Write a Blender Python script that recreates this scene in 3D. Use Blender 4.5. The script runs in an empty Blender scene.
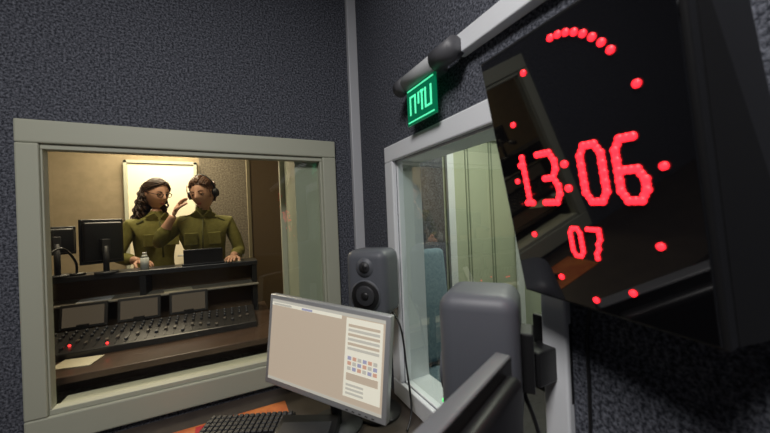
import bpy, bmesh, math, random
from mathutils import Vector, Matrix, Euler, noise
random.seed(3)
scene=bpy.context.scene
try:
    scene.view_settings.view_transform='Standard'
except Exception: pass
V=Vector
# ------------------------------------------------------------------ camera
f=316.6
X=V((625,-24.5,f)).normalized(); Y=V((-160,8.5,f)); Y=(Y-X*Y.dot(X)).normalized(); Z=X.cross(Y)
C=V((-0.67,-1.6,1.65))
cam=bpy.data.cameras.new('Camera'); co=bpy.data.objects.new('Camera',cam); scene.collection.objects.link(co)
cam.sensor_width=36; cam.lens=36*f/770; cam.clip_start=.02
R=Matrix(((X.x,-X.y,-X.z),(Y.x,-Y.y,-Y.z),(Z.x,-Z.y,-Z.z)))
co.matrix_world=Matrix.Translation(C)@R.to_4x4()
cam.dof.use_dof=True; cam.dof.focus_distance=2.3; cam.dof.aperture_fstop=3.2
scene.camera=co
# ------------------------------------------------------------------ materials
MATS={}
def mat(name,col,rough=.5,metal=0,emis=None,es=1.0,noisecol=None,nscale=40,bump=0,spec=.5,alpha=1,coat=0,r0=.36,r1=.66):
    if name in MATS: return MATS[name]
    m=bpy.data.materials.new(name); m.use_nodes=True; nt=m.node_tree; b=nt.nodes['Principled BSDF']
    b.inputs['Base Color'].default_value=(*col,1); b.inputs['Roughness'].default_value=rough; b.inputs['Metallic'].default_value=metal
    b.inputs['Specular IOR Level'].default_value=spec
    if coat: b.inputs['Coat Weight'].default_value=coat; b.inputs['Coat Roughness'].default_value=.03
    if emis: b.inputs['Emission Color'].default_value=(*emis,1); b.inputs['Emission Strength'].default_value=es
    if noisecol or bump:
        tc=nt.nodes.new('ShaderNodeTexCoord'); n=nt.nodes.new('ShaderNodeTexNoise'); n.inputs['Scale'].default_value=nscale; n.inputs['Detail'].default_value=4; n.inputs['Roughness'].default_value=.7
        nt.links.new(tc.outputs['Object'],n.inputs['Vector'])
        if noisecol:
            r=nt.nodes.new('ShaderNodeValToRGB'); r.color_ramp.elements[0].position=r0; r.color_ramp.elements[1].position=r1
            r.color_ramp.elements[0].color=(*col,1); r.color_ramp.elements[1].color=(*noisecol,1)
            nt.links.new(n.outputs['Fac'],r.inputs['Fac']); nt.links.new(r.outputs['Color'],b.inputs['Base Color'])
        if bump:
            bp=nt.nodes.new('ShaderNodeBump'); bp.inputs['Strength'].default_value=bump; bp.inputs['Distance'].default_value=.01
            nt.links.new(n.outputs['Fac'],bp.inputs['Height']); nt.links.new(bp.outputs['Normal'],b.inputs['Normal'])
    MATS[name]=m; return m
def glassmat(name,tint,base=.05,gain=.85):
    m=bpy.data.materials.new(name); m.use_nodes=True; nt=m.node_tree; nt.nodes.clear()
    o=nt.nodes.new('ShaderNodeOutputMaterial'); mx=nt.nodes.new('ShaderNodeMixShader'); t=nt.nodes.new('ShaderNodeBsdfTransparent'); g=nt.nodes.new('ShaderNodeBsdfGlossy')
    lw=nt.nodes.new('ShaderNodeLayerWeight'); lw.inputs['Blend'].default_value=.5
    pw=nt.nodes.new('ShaderNodeMath'); pw.operation='POWER'; pw.inputs[1].default_value=4.5
    ad=nt.nodes.new('ShaderNodeMath'); ad.operation='MULTIPLY_ADD'; ad.inputs[1].default_value=gain; ad.inputs[2].default_value=base
    t.inputs['Color'].default_value=(*tint,1); g.inputs['Roughness'].default_value=.0; g.inputs['Color'].default_value=(1,1,1,1)
    nt.links.new(lw.outputs['Facing'],pw.inputs[0]); nt.links.new(pw.outputs[0],ad.inputs[0]); nt.links.new(ad.outputs[0],mx.inputs['Fac']); nt.links.new(t.outputs[0],mx.inputs[1]); nt.links.new(g.outputs[0],mx.inputs[2]); nt.links.new(mx.outputs[0],o.inputs[0])
    MATS[name]=m; return m
carpet=mat('carpet_wall',(.028,.031,.040),.95,noisecol=(.20,.21,.25),nscale=130,bump=.35,spec=.1,r0=.41,r1=.66)
carpet2=mat('carpet_wall_warm',(.08,.068,.052),.95,noisecol=(.20,.175,.135),nscale=60,bump=.3,spec=.1)
frameA=mat('paint_greygreen',(.44,.45,.36),.45)
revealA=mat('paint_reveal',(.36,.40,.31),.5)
white=mat('paint_white',(.78,.80,.83),.4)
trimw=mat('trim_grey',(.55,.56,.59),.4)
black=mat('plastic_black',(.012,.012,.013),.4)
dark=mat('plastic_dark',(.035,.036,.04),.5)
grey=mat('speaker_grey',(.10,.107,.125),.5)
grey2=mat('plastic_grey',(.15,.155,.165),.4)
silver=mat('plastic_silver',(.45,.46,.47),.35,.3)
glassA=glassmat('glass_clear',(.93,.95,.91),.05)
glassB=glassmat('glass_greenish',(.78,.87,.86),.20)
# ------------------------------------------------------------------ mesh builder
def frame(o,r,u):
    r=V(r).normalized(); u=V(u); u=(u-r*u.dot(r)).normalized(); y=u.cross(r)
    M=Matrix((( r.x,y.x,u.x,o[0]),(r.y,y.y,u.y,o[1]),(r.z,y.z,u.z,o[2]),(0,0,0,1)))
    return M
class B:
    def __init__(s): s.bm=bmesh.new(); s.m=[]
    def mi(s,m):
        if m not in s.m: s.m.append(m)
        return s.m.index(m)
    def _add(s,t,m,smooth=False,M=None):
        if M is not None: bmesh.ops.transform(t,matrix=M,verts=t.verts)
        i=s.mi(m)
        mp={v:s.bm.verts.new(v.co) for v in t.verts}
        for fc in t.faces:
            try:
                nf=s.bm.faces.new([mp[v] for v in fc.verts]); nf.material_index=i; nf.smooth=smooth
            except ValueError: pass
        t.free()
    def box(s,c,d,m,bev=0,seg=2,rot=None,M=None,taper=None):
        t=bmesh.new(); bmesh.ops.create_cube(t,size=1)
        for v in t.verts:
            v.co=V((v.co.x*d[0],v.co.y*d[1],v.co.z*d[2]))
            if taper: taper(v.co)
        if bev: bmesh.ops.bevel(t,geom=list(t.edges),offset=bev,segments=seg,profile=.5,affect='EDGES')
        T=Matrix.Translation(V(c))
        if rot: T=T@Euler(rot).to_matrix().to_4x4()
        if M is not None: T=M@T
        s._add(t,m,bev>0 and seg>2,T)
    def bb(s,a,b,m,bev=0,M=None):
        s.box([(i+j)/2 for i,j in zip(a,b)],[abs(j-i) for i,j in zip(a,b)],m,bev,M=M)
    def cyl(s,p,q,r,m,r2=None,n=24,M=None,caps=True):
        p=V(p);q=V(q); d=q-p; t=bmesh.new()
        bmesh.ops.create_cone(t,cap_ends=caps,segments=n,radius1=r,radius2=r if r2 is None else r2,depth=d.length)
        T=Matrix.Translation((p+q)/2)@d.to_track_quat('Z','Y').to_matrix().to_4x4()
        if M is not None: T=M@T
        s._add(t,m,n>8,T)
    def sph(s,c,r,m,sc=(1,1,1),rot=None,M=None,sub=3,fn=None):
        t=bmesh.new(); bmesh.ops.create_icosphere(t,subdivisions=sub,radius=1)
        for v in t.verts:
            if fn: v.co=fn(v.co)
            v.co=V((v.co.x*r*sc[0],v.co.y*r*sc[1],v.co.z*r*sc[2]))
        T=Matrix.Translation(V(c))
        if rot: T=T@Euler(rot).to_matrix().to_4x4()
        if M is not None: T=M@T
        s._add(t,m,True,T)
    def tube(s,pts,r,m,n=8,M=None):
        pts=[V(p) for p in pts]; t=bmesh.new(); rings=[]
        rs=r if isinstance(r,(list,tuple)) else [r]*len(pts)
        up=V((0.13,.27,1)).normalized()
        for i,p in enumerate(pts):
            d=(pts[min(i+1,len(pts)-1)]-pts[max(i-1,0)]).normalized()
            a=d.cross(up); 
            if a.length<.1: a=d.cross(V((1,0,0)))
            a.normalize(); b=d.cross(a)
            rings.append([t.verts.new(p+a*math.cos(k*2*math.pi/n)*rs[i]+b*math.sin(k*2*math.pi/n)*rs[i]) for k in range(n)])
        for i in range(len(rings)-1):
            for k in range(n): t.faces.new([rings[i][k],rings[i][(k+1)%n],rings[i+1][(k+1)%n],rings[i+1][k]])
        t.faces.new(rings[0][::-1]); t.faces.new(rings[-1])
        s._add(t,m,True,M)
    def quad(s,pts,m,M=None):
        t=bmesh.new(); t.faces.new([t.verts.new(V(p)) for p in pts]); s._add(t,m,False,M)
    def done(s,name,parent=None):
        bmesh.ops.recalc_face_normals(s.bm,faces=s.bm.faces)
        me=bpy.data.meshes.new(name); s.bm.to_mesh(me); s.bm.free()
        for m in s.m: me.materials.append(m)
        o=bpy.data.objects.new(name,me); scene.collection.objects.link(o)
        if parent: o.parent=parent
        return o
def smooth_pts(pts,n=6):
    pts=[V(p) for p in pts]; out=[]
    P=[pts[0]]+pts+[pts[-1]]
    for i in range(1,len(P)-2):
        for k in range(n):
            t=k/n; a,b,c,d=P[i-1],P[i],P[i+1],P[i+2]
            out.append(.5*((2*b)+(c-a)*t+(2*a-5*b+4*c-d)*t*t+(3*b-a-3*c+d)*t**3))
    out.append(pts[-1]); return out
# ------------------------------------------------------------------ shell
FZ=.10; CZ=3.1; CF=.33; CC=2.85
b=B()  # back wall: studio leaf and control room leaf with a wider opening
ax0,ax1,az0,az1=-1.262,-.215,.985,1.975
LF=.035
b.bb((-3.2,0,FZ),(ax0,LF,CZ),carpet); b.bb((ax1,0,FZ),(.14,LF,CZ),carpet)
b.bb((ax0,0,FZ),(ax1,LF,az0),carpet); b.bb((ax0,0,az1),(ax1,LF,CZ),carpet)
b.bb((-3.2,LF,CF),(-1.75,.35,CZ),carpet2); b.bb((-.345,LF,CF),(.14,.35,CZ),revealA)
b.bb((-1.75,LF,CF),(-.345,.35,.93),carpet2); b.bb((-1.75,LF,2.2),(-.345,.35,CZ),carpet2)
b.done('wall_back')
b=B() # right wall
by0,by1,bz0,bz1=-1.10,-.405,.94,1.895
b.bb((0,-3.6,FZ),(.12,by0,CZ),carpet); b.bb((0,by1,FZ),(.12,0,CZ),carpet)
b.bb((0,by0,FZ),(.12,by1,bz0),carpet); b.bb((0,by0,bz1),(.12,by1,CZ),carpet)
b.done('wall_right')
b=B(); b.bb((-3.3,-3.6,FZ),(-3.2,.35,CZ),carpet); b.done('wall_left')
b=B(); b.bb((-3.2,-3.7,FZ),(.12,-3.6,CZ),carpet); b.done('wall_front')
fl=mat('floor_vinyl',(.05,.05,.055),.6,noisecol=(.08,.08,.085),nscale=20)
b=B(); b.bb((-3.3,-3.7,0),(2.0,.35,FZ),fl); b.bb((-3.3,.35,0),(2.0,2.6,CF),fl); b.done('floor')
ceil=mat('ceiling_tile',(.35,.35,.34),.9)
b=B(); b.bb((-3.3,-3.7,CZ),(.12,.35,CZ+.1),ceil); b.done('ceiling')
cw=mat('control_wall_paint',(.25,.20,.125),.8,noisecol=(.30,.24,.155),nscale=8)
b=B(); b.bb((-3.3,2.4,CF),(-.9,2.5,CC),cw); b.bb((-.9,2.4,CF),(.14,2.5,CC),carpet2); b.done('wall_control_back')
b=B(); b.bb((-3.4,.35,CF),(-3.3,2.5,CC),cw); b.done('wall_control_left')
b=B(); b.bb((.04,.35,CF),(.14,2.4,CC),carpet2); b.done('wall_control_right')
b=B(); b.bb((-3.4,.35,CC),(.14,2.5,CC+.1),ceil); b.done('ceiling_control')
gw=mat('corridor_wall',(.50,.54,.40),.7)
b=B(); b.bb((.12,.55,CF),(.98,.65,2.7),carpet); b.bb((.98,.55,CF),(2.0,.65,2.7),gw)
for x in (1.22,1.25,1.50,1.53): b.bb((x,.54,CF),(x+.008,.55,2.4),mat('groove',(.28,.32,.23),.8))
b.done('wall_corridor_back')
b=B(); b.bb((1.9,-3.7,.1),(2.0,.55,2.7),gw); b.done('wall_corridor_right')
b=B(); b.bb((.12,-3.7,2.7),(2.0,.65,2.8),ceil); b.done('ceiling_corridor')
b=B(); b.bb((.12,-3.7,.1),(2.0,-3.6,2.7),gw); b.done('wall_corridor_front')
# ------------------------------------------------------------------ window_1
b=B(); P=-.022
ox0,ox1,oz0,oz1=-1.325,-.145,.885,2.06
def ring(b,x0,x1,z0,z1,X0,X1,Z0,Z1,ya,yb,m,bev=.006):
    b.bb((X0,ya,Z0),(X1,yb,z0),m,bev); b.bb((X0,ya,z1),(X1,yb,Z1),m,bev)
    b.bb((X0,ya,z0),(x0,yb,z1),m,bev); b.bb((x1,ya,z0),(X1,yb,z1),m,bev)
ring(b,ax0,ax1,az0,az1,ox0,ox1,oz0,oz1,P,0,frameA)
ring(b,ax0+.006,ax1-.012,az0+.02,az1-.02,ax0,ax1,az0,az1,-.010,LF,frameA,.003)
b.bb((ax0,LF,.93),(ax1,.14,az0+.004),frameA,.003)
b.quad([(ax1-.012,LF,az0),(-.350,.36,az0),(-.350,.36,az1+.05),(ax1-.012,LF,az1+.05)],revealA)
b.bb((-.372,.34,.93),(-.335,.38,2.2),frameA,.004)
b.quad([(ax0+.005,.025,az0+.015),(ax1-.01,.025,az0+.015),(ax1-.01,.025,az1-.015),(ax0+.005,.025,az1-.015)],glassA)
b.done('window_1')
# ------------------------------------------------------------------ window_2 (right wall)
b=B()
def ringx(b,y0,y1,z0,z1,Y0,Y1,Z0,Z1,xa,xb,m,bev=.005):
    b.bb((xa,Y0,Z0),(xb,Y1,z0),m,bev); b.bb((xa,Y0,z1),(xb,Y1,Z1),m,bev)
    b.bb((xa,Y0,z0),(xb,y0,z1),m,bev); b.bb((xa,y1,z0),(xb,Y1,z1),m,bev)
ringx(b,by0,by1,bz0,bz1,-1.16,-.335,.865,1.965,-.022,0,white)
b.bb((0,by1-.006,bz0),(.12,by1,bz1),white); b.bb((0,by0,bz0),(.12,by0+.006,bz1),white); b.bb((0,by0,bz0),(.12,by1,bz0+.006),white); b.bb((0,by0,bz1-.006),(.12,by1,bz1),white)
b.quad([(.006,by0+.005,bz0+.005),(.006,by1-.005,bz0+.005),(.006,by1-.005,bz1-.005),(.006,by0+.005,bz1-.005)],glassB)
b.done('window_2')
b=B(); b.bb((-.052,-.03,FZ),(0,0,CZ),trimw,.004); b.done('trim_1')
b=B(); b.bb((-.035,-3.5,2.128),(0,-.86,2.187),white,.004); b.done('trim_2')
# ------------------------------------------------------------------ exit sign
b=B(); xc=-.055; zc=2.14; sg1=mat('sign_body',(.42,.43,.44),.5); sg2=mat('sign_cap',(.09,.09,.10),.5)
b.cyl((xc,-.60,zc),(xc,-.80,zc),.029,sg1); b.cyl((xc,-.555,zc),(xc,-.61,zc),.031,sg2); b.cyl((xc,-.79,zc),(xc,-.885,zc),.033,sg2)
b.sph((xc,-.555,zc),.031,sg2,(1,.4,1)); b.bb((xc,-.78,zc-.02),(0,-.66,zc+.02),grey2,.004)
gpl=mat('acrylic_green',(0,.12,.06),.15,emis=(.0,.24,.09),es=.3); ggl=mat('green_glyph',(.1,.9,.5),.4,emis=(.10,.85,.42),es=.9)
b.bb((xc-.004,-.785,1.98),(xc+.004,-.61,2.115),gpl,.002)
def glyph(y0,y1,z0,z1): b.bb((xc-.006,-.61-y1*.175,1.98+z0*.135),(xc-.004,-.61-y0*.175,1.98+z1*.135),ggl)
glyph(.05,.95,.9,.93); glyph(.05,.95,.06,.09)
for g in [(.12,.16,.25,.75),(.16,.3,.7,.75),(.3,.34,.25,.75),(.42,.46,.45,.75),(.54,.58,.25,.75),(.5,.62,.7,.75),(.66,.7,.25,.75),(.7,.84,.25,.3),(.84,.88,.25,.75)]: glyph(*g)
b.done('exit_sign')
# ------------------------------------------------------------------ wall clock
M=frame((-.172,-1.292,1.706),(-.111,-.9945,-.045),(-.2316,.0152,.9725))
face=mat('clock_glass_black',(.004,.004,.005),.04,spec=.8,coat=1)
led=mat('led_red',(.9,.02,.02),.4,emis=(1,.018,.03),es=3.0)
b=B()
w0,w1,h0,h1=-.164,.158,-.236,.239
b.bb((w0,0,h0),(w1,.02,h1),black,.003,M=M)
def tp(co):
    if co.y>0 and co.x>0: co.x+= .035 if co.z<0 else .0
b.box(((w0+w1)/2,.065,(h0+h1)/2),(w1-w0,.09,h1-h0),black,0,M=M,taper=tp)
b.bb((w0+.006,-.004,h0+.006),(w1-.006,0,h1-.006),face,.0015,M=M)
b.bb((-.05,.10,-.06),(.05,.18,.06),dark,M=M)
FONT={'1':["00100","01100","00100","00100","00100","00100","01110"],'3':["11110","00001","00001","01110","00001","00001","11110"],
'0':["01110","10001","10001","10001","10001","10001","01110"],'6':["01110","10000","10000","11110","10001","10001","01110"],'7':["11111","00001","00001","00010","00010","00100","00100"]}
def disc(x,z,r,k=0): b.cyl((x,-.0045,z),(x,-.0065-k,z),r,led,n=14,M=M)
def digit(ch,x0,zt,w,h,r):
    rows=FONT[ch]; P_=lambda i,j:(x0+i*w/4,zt-j*h/6)
    for j in range(7):
        for i in range(5):
            if rows[j][i]!='1': continue
            x,z=P_(i,j); disc(x,z,r)
            for di,dj in ((1,0),(0,1),(1,1),(-1,1)):
                a,c=i+di,j+dj
                if 0<=a<5 and c<7 and rows[c][a]=='1' and not (di and dj and (rows[j][a]=='1' or rows[c][i]=='1')):
                    x2,z2=P_(a,c)
                    disc((x+x2)/2,(z+z2)/2,r*.9,-.0003)
for ch,x in zip('1306',[-.112,-.064,.014,.066]): digit(ch,x,.043,.032 if ch!='1' else .026,.086,.0056)
for z in (.02,-.02): disc(-.014,z,.0060)
digit('0',-.026,-.088,.018,.048,.0036); digit('7',.006,-.088,.018,.048,.0036)
for k in range(60):
    if k<=7 or k%5==0:
        a=k*math.pi/30
        disc(.12*math.sin(a),.2105*math.cos(a),.0050)
b.done('wall_clock')
# ------------------------------------------------------------------ studio desk
b=B(); dk=mat('desk_laminate',(.05,.04,.035),.45,noisecol=(.07,.055,.045),nscale=12)
b.bb((-2.8,-.70,.83),(-.002,-.002,.86),dk,.003); b.bb((-.62,-1.5,.83),(-.002,-.70,.86),dk,.003)
for x,y in ((-2.7,-.1),(-2.7,-.6),(-.1,-.1),(-.1,-1.4),(-.55,-1.4),(-1.5,-.6)): b.bb((x-.025,y-.025,FZ),(x+.025,y+.025,.83),black)
b.done('studio_desk')
b=B(); rd=mat('mat_orange',(.50,.10,.025),.6,noisecol=(.70,.22,.05),nscale=9)
b.bb((-.98,-.34,.86),(-.46,-.13,.863),rd,.001)
b.bb((-.80,-.20,.863),(-.72,-.14,.8635),mat('mat_red',(.5,.02,.03),.7))
b.done('desk_mat')
b=B(); M=frame((-.62,-.255,.868),(1,-.45,0),(0,0,1))
b.box((0,0,.004),(.34,.13,.016),black,.004,M=M)
kc=mat('keycap',(.03,.03,.033),.5)
for r in range(5):
    for c in range(15): b.box((-.151+c*.0216,-.048+r*.024,.016),(.018,.020,.009),kc,.002,1,M=M)
b.done('keyboard')
# ------------------------------------------------------------------ monitors
scrbg=mat('screen_bg',(.3,.25,.2),.3,emis=(.45,.37,.28),es=.75)
scrw=mat('screen_white',(.5,.5,.5),.3,emis=(.60,.57,.44),es=.85)
scrb=mat('screen_blue',(.2,.2,.3),.3,emis=(.30,.30,.40),es=.75); scrr=mat('screen_red',(.4,.2,.15),.3,emis=(.5,.30,.22),es=.75); scrg=mat('screen_grey',(.3,.3,.3),.3,emis=(.42,.40,.33),es=.8)
def monitor(name,M,w,h,bez,deskz,ui=True,stand=True,bezm=silver,th=.03,backm=dark,base=.10):
    b=B()
    b.box((0,th/2,0),(w,th,h),bezm,.005,3,M=M)
    b.box((0,th+.012,0),(w*.9,.03,h*.86),backm,.012,3,M=M)
    b.box((0,th*.55+.004,0),(w-.004,th*.7,h-.004),backm,.003,M=M)
    x0,x1,z0,z1=-w/2+bez,w/2-bez,-h/2+bez*1.3,h/2-bez
    def q(a,b_,c,d,m,k=1): b.quad([(x0+(x1-x0)*a,-.0006*k,z0+(z1-z0)*c),(x0+(x1-x0)*b_,-.0006*k,z0+(z1-z0)*c),(x0+(x1-x0)*b_,-.0006*k,z0+(z1-z0)*d),(x0+(x1-x0)*a,-.0006*k,z0+(z1-z0)*d)],m,M=M)
    q(0,1,0,1,scrbg if ui else black)
    if ui:
        q(0,1,.965,1,scrg,2); q(0,.66,.925,.965,scrw,2); q(0,1,0,.035,scrg,2)
        q(.70,.985,.10,.955,scrw,2)
        for i in range(6): q(.72,.965,.86-i*.05,.89-i*.05,scrg if i%2 else scrbg,3)
        for r in range(3):
            for c in range(6): q(.725+c*.04,.755+c*.04,.50-r*.055,.54-r*.055,[scrb,scrr,scrg][(c+r)%3],3)
        q(.72,.965,.28,.36,scrbg,3)
        for i in range(3): q(.72,.86,.13+i*.045,.155+i*.045,scrg,3)
        q(.02,.2,.93,.955,scrg,3); q(.3,.4,.93,.955,scrb,3)
        for i in range(5): q(.73+i*.05,.75+i*.05,-.045,-.035,black,2)
    if stand:
        p=M@V((0,th+.05,-h*.1)); 
        b.cyl((p.x,p.y,p.z),(p.x,p.y,deskz+.01),.022 if w>.3 else .014,dark)
        b.box((0,th+.035,-h*.1),(w*.2,.05,.08),dark,.005,M=M)
        b.cyl((p.x,p.y,deskz),(p.x,p.y,deskz+.012),base,dark,n=32)
    return b.done(name)
r=V((.322,-.452,-.035)).normalized(); u=V((.028,.008,.35))
top=V((-.355,-.453,1.3475)); un=(u-r*u.dot(r)).normalized()
monitor('computer_monitor',frame(top-un*.178,r,un),.55,.352,.017,.86)
e1=V((-.222,-1.153,1.39)); rr=V((.438,.192,0)).normalized()
monitor('computer_monitor',frame(e1-rr*.25+V((0,0,-.16)),-rr,(0,0,1)),.50,.32,.02,.86,ui=False,bezm=grey2,backm=black)
b=B(); M=frame((-.435,-.44,.86),(1,-.55,0),(0,0,1)); b.box((0,0,.03),(.22,.15,.05),black,.008,3,M=M); b.box((0,-.02,.057),(.18,.08,.006),dark,.002,M=M)
for i in range(8): b.box((-.07+i*.02,-.05,.062),(.012,.012,.006),kc,.002,1,M=M)
b.done('desk_phone')
# ------------------------------------------------------------------ speakers
def speaker(name,c,fn,w,h,d,base=None,bracket=False):
    fn=V(fn).normalized(); y=-fn; u=V((0,0,1)); r=y.cross(u); M=frame(c,r,u); b=B()
    b.box((0,0,0),(w,d,h),grey,.035,5,M=M)
    fr=-d/2
    b.cyl((0,fr+.004,-.045),(0,fr-.004,-.045),w*.36,grey,n=36,M=M); b.cyl((0,fr-.003,-.045),(0,fr-.006,-.045),w*.34,black,r2=w*.31,n=36,M=M)
    b.cyl((0,fr-.0065,-.045),(0,fr-.0085,-.045),w*.24,dark,r2=w*.2,n=36,M=M); b.sph((0,fr-.006,-.045),w*.10,black,(1,.5,1),M=M)
    b.cyl((0,fr+.004,.065),(0,fr-.003,.065),w*.22,grey,r2=w*.21,n=32,M=M); b.cyl((0,fr-.0025,.065),(0,fr-.0045,.065),w*.13,dark,n=32,M=M); b.sph((0,fr-.002,.065),w*.07,black,(1,.5,1),M=M)
    b.cyl((w*.33,fr+.004,-.11),(w*.33,fr-.002,-.11),.004,mat('led_green',(.1,.8,.2),.4,emis=(.1,.9,.2),es=1),n=10,M=M)
    b.box((0,0,-h/2-.006),(w*.6,d*.7,.016),black,.005,M=M)
    if base is not None:
        p=V(c); b.cyl((p.x,p.y,p.z-h/2-.01),(p.x,p.y,base+.01),.014,black); b.cyl((p.x,p.y,base),(p.x,p.y,base+.012),.09,black,n=32)
    if bracket:
        b.box((0,d/2+.01,-.01),(.07,.03,.13),black,.004,M=M)
        p=M@V((0,d/2+.02,-.02))
        b.bb((p.x-.01,p.y-.025,p.z-.045),(-.012,p.y+.025,p.z+.03),black,.004); b.bb((-.014,p.y-.05,p.z-.09),(-.0005,p.y+.04,p.z+.09),black,.003)
        b.tube(smooth_pts([M@V((0,d/2,-.09)),M@V((.0,d/2+.03,-.2)),M@V((.02,d/2+.01,-.32)),M@V((.0,.02,-.46))]),.005,black)
    b.done(name)
speaker('studio_speaker',(-.135,-.415,1.398),(-.75,-.66,0),.175,.262,.16,base=.86)
speaker('studio_speaker',(-.135,-1.028,1.335),(-.62,.78,0),.18,.285,.17,bracket=True)
b=B(); b.tube(smooth_pts([(-.075,-.32,1.30),(-.045,-.45,1.22),(-.045,-.50,1.05),(-.06,-.55,.92),(-.10,-.58,.864)]),.004,black); b.done('speaker_cable')
b=B(); b.tube(smooth_pts([(-.03,-1.25,1.52),(-.008,-1.20,1.42),(-.006,-1.195,1.25),(-.006,-1.19,1.0),(-.02,-1.2,.866)]),.0035,black); b.done('power_cable')
# ------------------------------------------------------------------ control room furniture
b=B(); cd=mat('control_desk',(.06,.036,.024),.28,noisecol=(.09,.055,.038),nscale=10)
bk=mat('bench_black',(.02,.02,.022),.35)
b.bb((-2.6,.40,1.03),(-.42,.98,1.06),cd,.004); b.bb((-1.70,.15,1.03),(-.42,.40,1.06),cd,.004)
b.bb((-2.6,.355,CF),(-.42,.37,1.03),cd)
b.bb((-2.4,.74,1.37),(-.48,.93,1.40),bk,.004); b.bb((-2.4,.915,1.06),(-.48,.93,1.37),mat('panel_brown',(.12,.075,.04),.6),.002)
for x in (-2.38,-1.75,-1.12,-.5): b.bb((x-.015,.75,1.06),(x+.015,.92,1.37),black)
for x in (-2.5,-1.5,-.5): b.bb((x-.03,.45,CF),(x+.03,.95,1.03),cd)
b.bb((-2.4,.71,1.24),(-.48,.90,1.25),mat('shelf_grey',(.25,.23,.19),.5),.002)
b.done('control_desk')
b=B() # mixing console
M=Matrix.Translation((-1.15,.50,1.09))@Euler((math.radians(9),0,0)).to_matrix().to_4x4()
cm_=mat('console_body',(.03,.028,.027),.3)
b.box((0,0,0),(1.25,.26,.045),cm_,.006,M=M)
km=mat('knob',(.05,.05,.055),.4); fd=mat('fader',(.10,.085,.07),.4); lr=mat('led_small_red',(.9,.05,.05),.4,emis=(1,.03,.03),es=3); ly=mat('label',(.6,.55,.4),.6)
for i in range(30):
    x=-.58+i*.04
    b.box((x,-.06,.024),(.004,.10,.003),black,M=M); b.box((x,-.06+random.uniform(-.035,.035),.029),(.014,.02,.012),fd if i%3 else km,.002,1,M=M)
    for k in range(3): b.cyl((x,.02+k*.035,.022),(x,.02+k*.035,.036),.007,km,n=10,M=M)
for (x,y) in ((-.33,-.115),(-.36,-.11),(-.20,-.06),(-.05,-.1)): b.sph((x,y,.027),.006,lr,sub=2,M=M)
dsp_refl=mat('display_reflection',(.02,.02,.02),.35,emis=(.10,.075,.05),es=.6,spec=.2)  # dim glow on the console panels imitates monitor reflections in the glass
for i in range(4):
    b.box((-.45+i*.24,.17,.08),(.20,.014,.13),cm_,.005,rot=(-.35,0,0),M=M); b.box((-.45+i*.24,.162,.083),(.17,.004,.10),dsp_refl,rot=(-.35,0,0),M=M)
    b.box((-.45+i*.24,.16,.02),(.05,.05,.05),cm_,M=M)
b.done('mixing_console')
for (x,y,z,a,m) in ((-1.46,.27,1.062,.3,white),(-1.28,.30,1.063,-.2,ly),(-.66,.82,1.402,.1,ly),(-.95,.80,1.252,.2,ly),(-1.35,.80,1.252,.1,white)):
    b=B(); b.box((x,y,z),(.15,.11,.004),m,rot=(0,0,a)); b.done('paper_sheet')
def back_monitor(name,c,ang,w,h,base):
    r=V((math.cos(ang),math.sin(ang),0)); monitor(name,frame(c,r,(0,0,1)),w,h,.012,base,ui=False,bezm=black,backm=black,th=.02,base=.055)
back_monitor('desk_monitor',(-1.325,.83,1.585),math.radians(30+180),.20,.26,1.40)
back_monitor('desk_monitor',(-1.53,.84,1.60),math.radians(25+180),.17,.16,1.40)
b=B(); b.box((-.80,.83,1.407),(.24,.15,.014),black,.004); b.box((-.80,.755,1.455),(.22,.012,.10),black,.005,rot=(.15,0,0)); b.done('laptop')
b=B(); b.tube(smooth_pts([(-1.43,.80,1.40),(-1.43,.79,1.48),(-1.46,.72,1.56),(-1.50,.66,1.53)]),.006,black); b.cyl((-1.50,.66,1.53),(-1.53,.62,1.50),.017,dark); b.cyl((-1.43,.80,1.40),(-1.43,.80,1.412),.04,black); b.done('microphone')
b=B(); gl_=mat('bottle_plastic',(.65,.68,.66),.2)
b.cyl((-1.12,.82,1.40),(-1.12,.82,1.47),.022,gl_); b.cyl((-1.12,.82,1.47),(-1.12,.82,1.49),.022,gl_,r2=.010); b.cyl((-1.12,.82,1.49),(-1.12,.82,1.502),.011,white); b.done('water_bottle')
b=B(); cr=mat('door_cream',(.88,.80,.62),.5)
b.bb((-1.52,2.365,CF),(-.95,2.399,2.31),cr,.004); b.bb((-1.55,2.35,CF),(-1.52,2.399,2.34),frameA,.003); b.bb((-.95,2.35,CF),(-.92,2.399,2.34),frameA,.003); b.bb((-1.55,2.35,2.31),(-.92,2.399,2.34),frameA,.003)
b.cyl((-1.02,2.365,1.35),(-1.02,2.32,1.35),.01,silver); b.cyl((-1.02,2.32,1.35),(-1.12,2.32,1.35),.009,silver); b.done('door_1')
b=B(); cm=mat('panel_dark_brown',(.13,.09,.05),.8)
b.bb((-.45,1.70,CF),(.03,1.74,2.6),cm,.004); b.bb((-.47,1.68,CF),(-.44,1.76,2.63),mat('panel_edge',(.22,.19,.12),.6),.003); b.bb((-.47,1.68,2.6),(.03,1.76,2.63),cm,.003)
b.done('partition_panel')
b=B(); b.bb((.99,.50,CF),(1.06,.53,2.4),white,.003); b.bb((1.06,.50,2.32),(1.85,.53,2.4),white,.003); b.bb((1.78,.50,CF),(1.85,.53,2.4),white,.003); b.done('door_2')
b=B(); bc=mat('fabric_blue',(.12,.19,.25),.9,noisecol=(.20,.28,.33),nscale=50)
b.box((.48,-.02,.60),(.48,.46,.10),bc,.04,4); b.box((.48,.22,1.05),(.46,.10,.75),bc,.04,4,rot=(-.1,0,0)); b.cyl((.48,-.02,.16),(.48,-.02,.56),.03,black)
for k in range(5):
    a=k*2*math.pi/5; b.cyl((.48,-.02,.18),(.48+.27*math.cos(a),-.02+.27*math.sin(a),.15),.018,black); b.sph((.48+.27*math.cos(a),-.02+.27*math.sin(a),.13),.03,black,sub=2)
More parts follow.
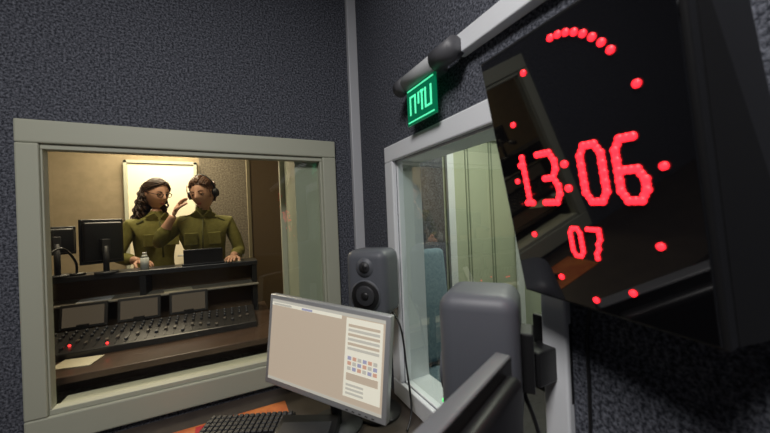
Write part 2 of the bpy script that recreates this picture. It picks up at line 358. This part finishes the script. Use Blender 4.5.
b.done('office_chair')
# ------------------------------------------------------------------ people
skin=mat('skin',(.66,.38,.26),.5); olive=mat('uniform_olive',(.17,.16,.035),.85,noisecol=(.23,.215,.055),nscale=30); trous=mat('trousers_olive',(.11,.11,.035),.9)
shoe=mat('boot_black',(.02,.018,.016),.5); hairD=mat('hair_dark',(.022,.011,.006),.55,noisecol=(.08,.04,.022),nscale=80,bump=.4); hairB=mat('hair_brown',(.06,.026,.012),.5,noisecol=(.17,.08,.04),nscale=80,bump=.4)
eyew=mat('eye_white',(.8,.78,.74),.3); iris=mat('eye_iris',(.03,.02,.015),.2); lip=mat('lips',(.45,.12,.10),.5)
def hand(b,w,d,pn,side,curl,M):
    d=V(d).normalized(); pn=V(pn); pn=(pn-d*pn.dot(d)).normalized(); s_=d.cross(pn)*side
    w=V(w)
    t=bmesh.new(); bmesh.ops.create_icosphere(t,subdivisions=3,radius=1)
    for v in t.verts:
        x,y,z=v.co
        sg=lambda q,e:math.copysign(abs(q)**e,q)
        k=sg(x,.7)*.5+.5; v.co=w+d*(-.008+.096*k)+s_*(sg(y,.75)*(.024+.014*k))+pn*(sg(z,.8)*(.015-.003*k))
    b._add(t,skin,True,M)
    for i,L in enumerate((.066,.074,.068,.052)):
        p=w+d*.075+s_*(.027-i*.0180); pts=[p]; a=curl*(.5+.12*i)
        for k,seg in enumerate((.45,.32,.23)):
            dd=d*math.cos(a)+pn*math.sin(a); p=p+dd*L*seg; pts.append(p); a+=curl
        b.tube(pts,[.0088,.0082,.0074,.006],skin,M=M)
        b.sph(pts[-1],.006,skin,sub=2,M=M)
    p=w+d*.022+s_*.02; pts=[p,p+(s_*.8+d*.7+pn*.3)*.030,p+(s_*.95+d*1.5+pn*.8)*.031,p+(s_*.85+d*2.2+pn*1.3)*.031]
    b.tube(pts,[.012,.0105,.009,.007],skin,M=M); b.sph(pts[-1],.007,skin,sub=2,M=M)
def person(name,loc,yaw,J,head,hair,glasses,hands,style):
    M=Matrix.Translation(V(loc))@Matrix.Rotation(yaw,4,'Z')
    names=list(J['pts'].keys()); me=bpy.data.meshes.new('sk'); 
    me.from_pydata([J['pts'][k][0] for k in names],[(names.index(a),names.index(c)) for a,c,_ in J['edges']],[])
    o=bpy.data.objects.new('sk',me); scene.collection.objects.link(o)
    sm=o.modifiers.new('s','SKIN'); 
    for i,k in enumerate(names):
        sv=me.skin_vertices[0].data[i]; rr=J['pts'][k][1]; sv.radius=rr if isinstance(rr,tuple) else (rr,rr); sv.use_root=(k=='pelvis')
    sm.use_smooth_shade=True
    ss=o.modifiers.new('u','SUBSURF'); ss.levels=2
    dg=bpy.context.evaluated_depsgraph_get(); ev=o.evaluated_get(dg); m2=ev.to_mesh()
    b=B(); t=bmesh.new(); t.from_mesh(m2); ev.to_mesh_clear(); bpy.data.objects.remove(o)
    rd_=lambda k:(max(J['pts'][k][1]) if isinstance(J['pts'][k][1],tuple) else J['pts'][k][1])
    reg={'s':olive,'k':skin,'t':trous,'b':shoe}; segs=[(V(J['pts'][a][0]),V(J['pts'][c][0]),k,rd_(a),rd_(c)) for a,c,k in J['edges']]
    for k in reg.values(): b.mi(k)
    for v in t.verts:
        n_=noise.noise(v.co*14)*.006; v.co+=v.normal*n_
    mp={v:b.bm.verts.new(M@v.co) for v in t.verts}
    for fc in t.faces:
        c=fc.calc_center_median(); best=None;bd=9
        for p,q,k,ra,rb in segs:
            dd=q-p; tt=max(0,min(1,(c-p).dot(dd)/dd.length_squared)); dist=(c-p-dd*tt).length/(ra*(1-tt)+rb*tt)
            if k=='s' and ra>.1: dist=dist*.9
            if dist<bd-1e-5: bd=dist;best=k
        nf=b.bm.faces.new([mp[v] for v in fc.verts]); nf.material_index=b.mi(reg[best]); nf.smooth=True
    t.free()
    nk=V(J['pts']['neckb'][0])
    for sgn in (-1,1): 
        b.box(nk+V((sgn*.045,-.055,.0)),(.065,.012,.05),olive,.004,rot=(.5,sgn*.5,sgn*.5),M=M)
        b.box(nk+V((sgn*.075,-.085,-.17)),(.085,.014,.09),olive,.005,rot=(.12,0,-sgn*.25),M=M)
        b.box(nk+V((sgn*.115,-.0,-.035)),(.05,.1,.012),trous,.004,rot=(0,sgn*.5,0),M=M)
    b.tube([nk+V((0,-.07,-.03)),nk+V((0,-.105,-.12)),nk+V((0,-.115,-.3))],.006,trous,M=M)
    hc,hyaw,hp,hr=head
    H=M@Matrix.Translation(V(hc))@Matrix.Rotation(hyaw,4,'Z')@Matrix.Rotation(hp,4,'X')@Matrix.Rotation(hr,4,'Y')
    def hf(c):
        x,y,z=c; px,py,pz=x*.073,y*.094,z*.116
        if z<0:
            px*=1-.38*(-z)**1.6; py*=(1-.08*(-z)) if y<0 else (1-.4*(-z))
        if y<0:
            py-=.024*math.exp(-(x/.17)**2-((z+.17)/.15)**2)
            py-=.010*math.exp(-(x/.13)**2-((z-.02)/.2)**2)
            py+=.009*(math.exp(-((abs(x)-.4)/.18)**2-((z-.05)/.13)**2))
            py-=.005*math.exp(-(x/.3)**2-((z+.52)/.12)**2); py-=.006*math.exp(-(x/.3)**2-((z+.85)/.15)**2)
        return V((px,py,pz))
    b.sph((0,0,0),1,skin,sub=5,fn=hf,M=H)
    for s_ in (-1,1):
        b.sph((s_*.029,-.076,.006),.0112,eyew,(1.1,.8,.7),M=H,sub=2); b.sph((s_*.029,-.0840,.003),.0052,iris,(1,.5,1),M=H,sub=2)
        b.sph((s_*.029,-.0765,.0095),.0122,skin,(1.15,.82,.62),M=H,sub=3)
        b.tube([(s_*.014,-.091,.023),(s_*.03,-.090,.029),(s_*.046,-.078,.022)],[.0026,.003,.0018],hair,M=H)
        b.tube([(s_*.017,-.0855,.0075),(s_*.029,-.0875,.0075),(s_*.041,-.080,.006)],.0014,hair,M=H)
        b.sph((s_*.073,.006,-.005),.02,skin,(.3,.7,1.3),M=H,sub=2)
    b.sph((0,-.088,-.058),.020,lip,(1,.35,.15),M=H,sub=2); b.sph((0,-.0865,-.0650),.017,lip,(1,.35,.22),M=H,sub=2)
    if glasses:
        gb=mat('glasses_black',(.01,.01,.01),.3)
        for s_ in (-1,1):
            b.tube([(s_*.031+.021*math.cos(a*.524),-.098,.004+.017*math.sin(a*.524)) for a in range(13)],.0026,gb,M=H)
            b.tube([(s_*.052,-.098,.008),(s_*.072,-.07,.01),(s_*.076,.0,.01)],.0024,gb,M=H)
        b.tube([(-.010,-.099,.008),(.010,-.099,.008)],.0024,gb,M=H)
    t=bmesh.new(); bmesh.ops.create_icosphere(t,subdivisions=5,radius=1)
    def face_area(c): return (c.y<-.10 and c.z<.60-.5*abs(c.x)**2) or c.z<-.60 or (abs(c.x)>.75 and c.y<.0 and c.z<.15)
    bmesh.ops.delete(t,geom=[v for v in t.verts if face_area(v.co)],context='VERTS')
    hs=lambda c,k:V((c.x*.080*k,c.y*.103*k+.003,c.z*.123*k+.001))
    for v in t.verts: v.co=hs(v.co,1+.03*noise.noise(v.co*4))
    b._add(t,hair,True,H)
    back=V((.15,.9,.35)).normalized() if style!='curly' else V((0,.75,-.55)).normalized()
    for i in range(110):
        a=random.uniform(-math.pi*1.05,.05) if i%3 else random.uniform(0,2*math.pi); 
        z=random.uniform(.45,.72) if i%3 else random.uniform(-.4,.5)
        st=V((math.cos(a)*math.sqrt(1-z*z),math.sin(a)*math.sqrt(1-z*z),z))
        if face_area(st): continue
        pts=[]
        for k in range(9):
            q=st.lerp(back,k/8*.92)
            if q.length<.2: break
            q.normalize(); pts.append(hs(q,1.02+.04*math.sin(k/8*3.1)+.015*noise.noise(q*9)))
        if len(pts)>3: b.tube(pts,[.0035]+[.0055]*(len(pts)-2)+[.004],hair,n=5,M=H)
    if style=='curly':
        for i in range(85):
            a=random.uniform(-.25,math.pi+.25); rad=random.uniform(.055,.088); z0=random.uniform(-.05,.06); ln=random.uniform(.16,.30); ph=random.uniform(0,6)
            pts=[]
            for k in range(26):
                u_=k/25; rr_=rad*(1+.35*u_); zz=z0-ln*u_
                cx=math.cos(a)*rr_; cy=.02+math.sin(a)*rr_*.95
                pts.append((cx+.010*math.cos(ph+k*.95),cy+.010*math.sin(ph+k*.95),zz))
            b.tube(pts,[.0065]*24+[.005,.003],hair,n=5,M=H)
    else:
        b.sph((.012,.098,.048),.040,hair,sub=4,M=H,fn=lambda c:c*(1+.15*noise.noise(c*3)))
        for i in range(46):
            a=random.uniform(0,math.pi*2); R0=random.uniform(.030,.045); tl=random.uniform(-.8,.8)
            pts=[V((.012,.098,.048))+V((math.cos(a+k*.45)*R0,math.sin(a+k*.45)*R0*math.cos(tl),math.sin(a+k*.45)*R0*math.sin(tl)+.01*math.sin(i))) for k in range(8)]; b.tube(pts,.0045,hair,n=5,M=H)
        for s_ in (-1,1): b.tube(smooth_pts([(s_*.055,-.075,.075),(s_*.076,-.055,.03),(s_*.074,-.05,-.03)],4),.003,hair,n=5,M=H)
        # headphones
        b.tube([(.090*math.cos(k*math.pi/12),.012,.0+.135*math.sin(k*math.pi/12)) for k in range(13)],.007,black,M=H)
        for s_ in (-1,1):
            b.cyl((s_*.074,.010,-.004),(s_*.098,.010,-.004),.030,black,n=24,M=H); b.cyl((s_*.098,.010,-.004),(s_*.102,.010,-.004),.030,dark,r2=.024,n=24,M=H)
    for h in hands: hand(b,*h,M)
    return b.done(name)
def skel(sh,rl,ll):
    P={'pelvis':((0,0,.93),(.155,.11)),'waist':((0,-.01,1.06),(.125,.095)),'chest':((0,-.02+sh*.5,1.22),(.15,.105)),'uchest':((0,-.02+sh,1.335),(.125,.085)),
       'neckb':((0,-.01+sh,1.40),.050),'neckt':((0,-.02+sh*1.2,1.48),.042),'rs':((-.155,sh,1.345),.056),'ls':((.155,sh,1.345),.056),
       're':(rl[0],.043),'rc':(rl[1],.046),'rc2':(tuple(V(rl[1])*.9+V(rl[2])*.1),.033),'rw':(rl[2],.023),'le':(ll[0],.043),'lc':(ll[1],.046),'lc2':(tuple(V(ll[1])*.9+V(ll[2])*.1),.033),'lw':(ll[2],.023),
       'rh':((-.09,0,.84),.095),'lh':((.09,0,.84),.095),'rk':((-.10,-.02,.47),.06),'lk':((.10,-.02,.47),.06),'ra':((-.10,.01,.10),.045),'la':((.10,.01,.10),.045),'rt':((-.11,-.14,.045),.038),'lt':((.11,-.14,.045),.038)}
    E=[('pelvis','waist','s'),('waist','chest','s'),('chest','uchest','s'),('uchest','neckb','s'),('neckb','neckt','k'),('uchest','rs','s'),('uchest','ls','s'),('rs','re','s'),('re','rc','s'),('rc','rc2','s'),('rc2','rw','k'),
       ('ls','le','s'),('le','lc','s'),('lc','lc2','s'),('lc2','lw','k'),('pelvis','rh','t'),('pelvis','lh','t'),('rh','rk','t'),('lh','lk','t'),('rk','ra','t'),('lk','la','t'),('ra','rt','b'),('la','lt','b')]
    return {'pts':P,'edges':E}
re,rw=V((-.285,-.10,1.20)),V((-.170,-.155,1.405)); le,lw=V((.235,-.07,1.12)),V((.19,-.25,1.098))
J=skel(-.05,(re,re.lerp(rw,.45),rw),(le,le.lerp(lw,.6),lw))
person('woman_in_uniform',(-.80,1.13,CF),math.radians(-4),J,((0,-.085,1.555),math.radians(-18),math.radians(12),math.radians(-6)),hairB,False,
 [(rw,(.30,.38,.9),(.85,.3,0),-1,.36),(lw,(-.1,-1,-.04),(0,0,-1),1,.12)],'bun')
re,rw=V((-.24,-.05,1.12)),V((-.17,-.26,1.10)); le,lw=V((.24,-.07,1.13)),V((.17,-.28,1.10))
J=skel(-.06,(re,re.lerp(rw,.6),rw),(le,le.lerp(lw,.6),lw))
person('woman_in_uniform',(-1.17,1.40,CF),math.radians(28),J,((0,-.095,1.58),math.radians(12),math.radians(14),0),hairD,True,
 [(rw,(.1,-1,-.1),(0,0,-1),-1,.25),(lw,(-.1,-1,-.1),(0,0,-1),1,.25)],'curly')
# ------------------------------------------------------------------ lights
def area(name,loc,size,e,col,rot=(0,0,0),sy=None):
    l=bpy.data.lights.new(name,'AREA'); l.energy=e; l.color=col; l.size=size
    if sy: l.shape='RECTANGLE'; l.size_y=sy
    o=bpy.data.objects.new(name,l); o.location=loc; o.rotation_euler=rot; scene.collection.objects.link(o)
area('ceiling_light_studio',(-1.1,-1.7,3.05),.6,41,(1,.97,.95))
area('ceiling_light_control',(-1.2,1.85,2.8),.6,42,(1,.84,.60))
area('added_fill_control_faces',(-1.1,.65,2.8),.5,15,(1,.84,.60))  # added fill on the window side, brightens the women's faces
area('ceiling_light_corridor',(1.0,-.4,2.65),.6,26,(1,.95,.8))
w=bpy.data.worlds.new('World'); scene.world=w; w.use_nodes=True; w.node_tree.nodes['Background'].inputs[0].default_value=(.5,.55,.65,1); w.node_tree.nodes['Background'].inputs[1].default_value=.05
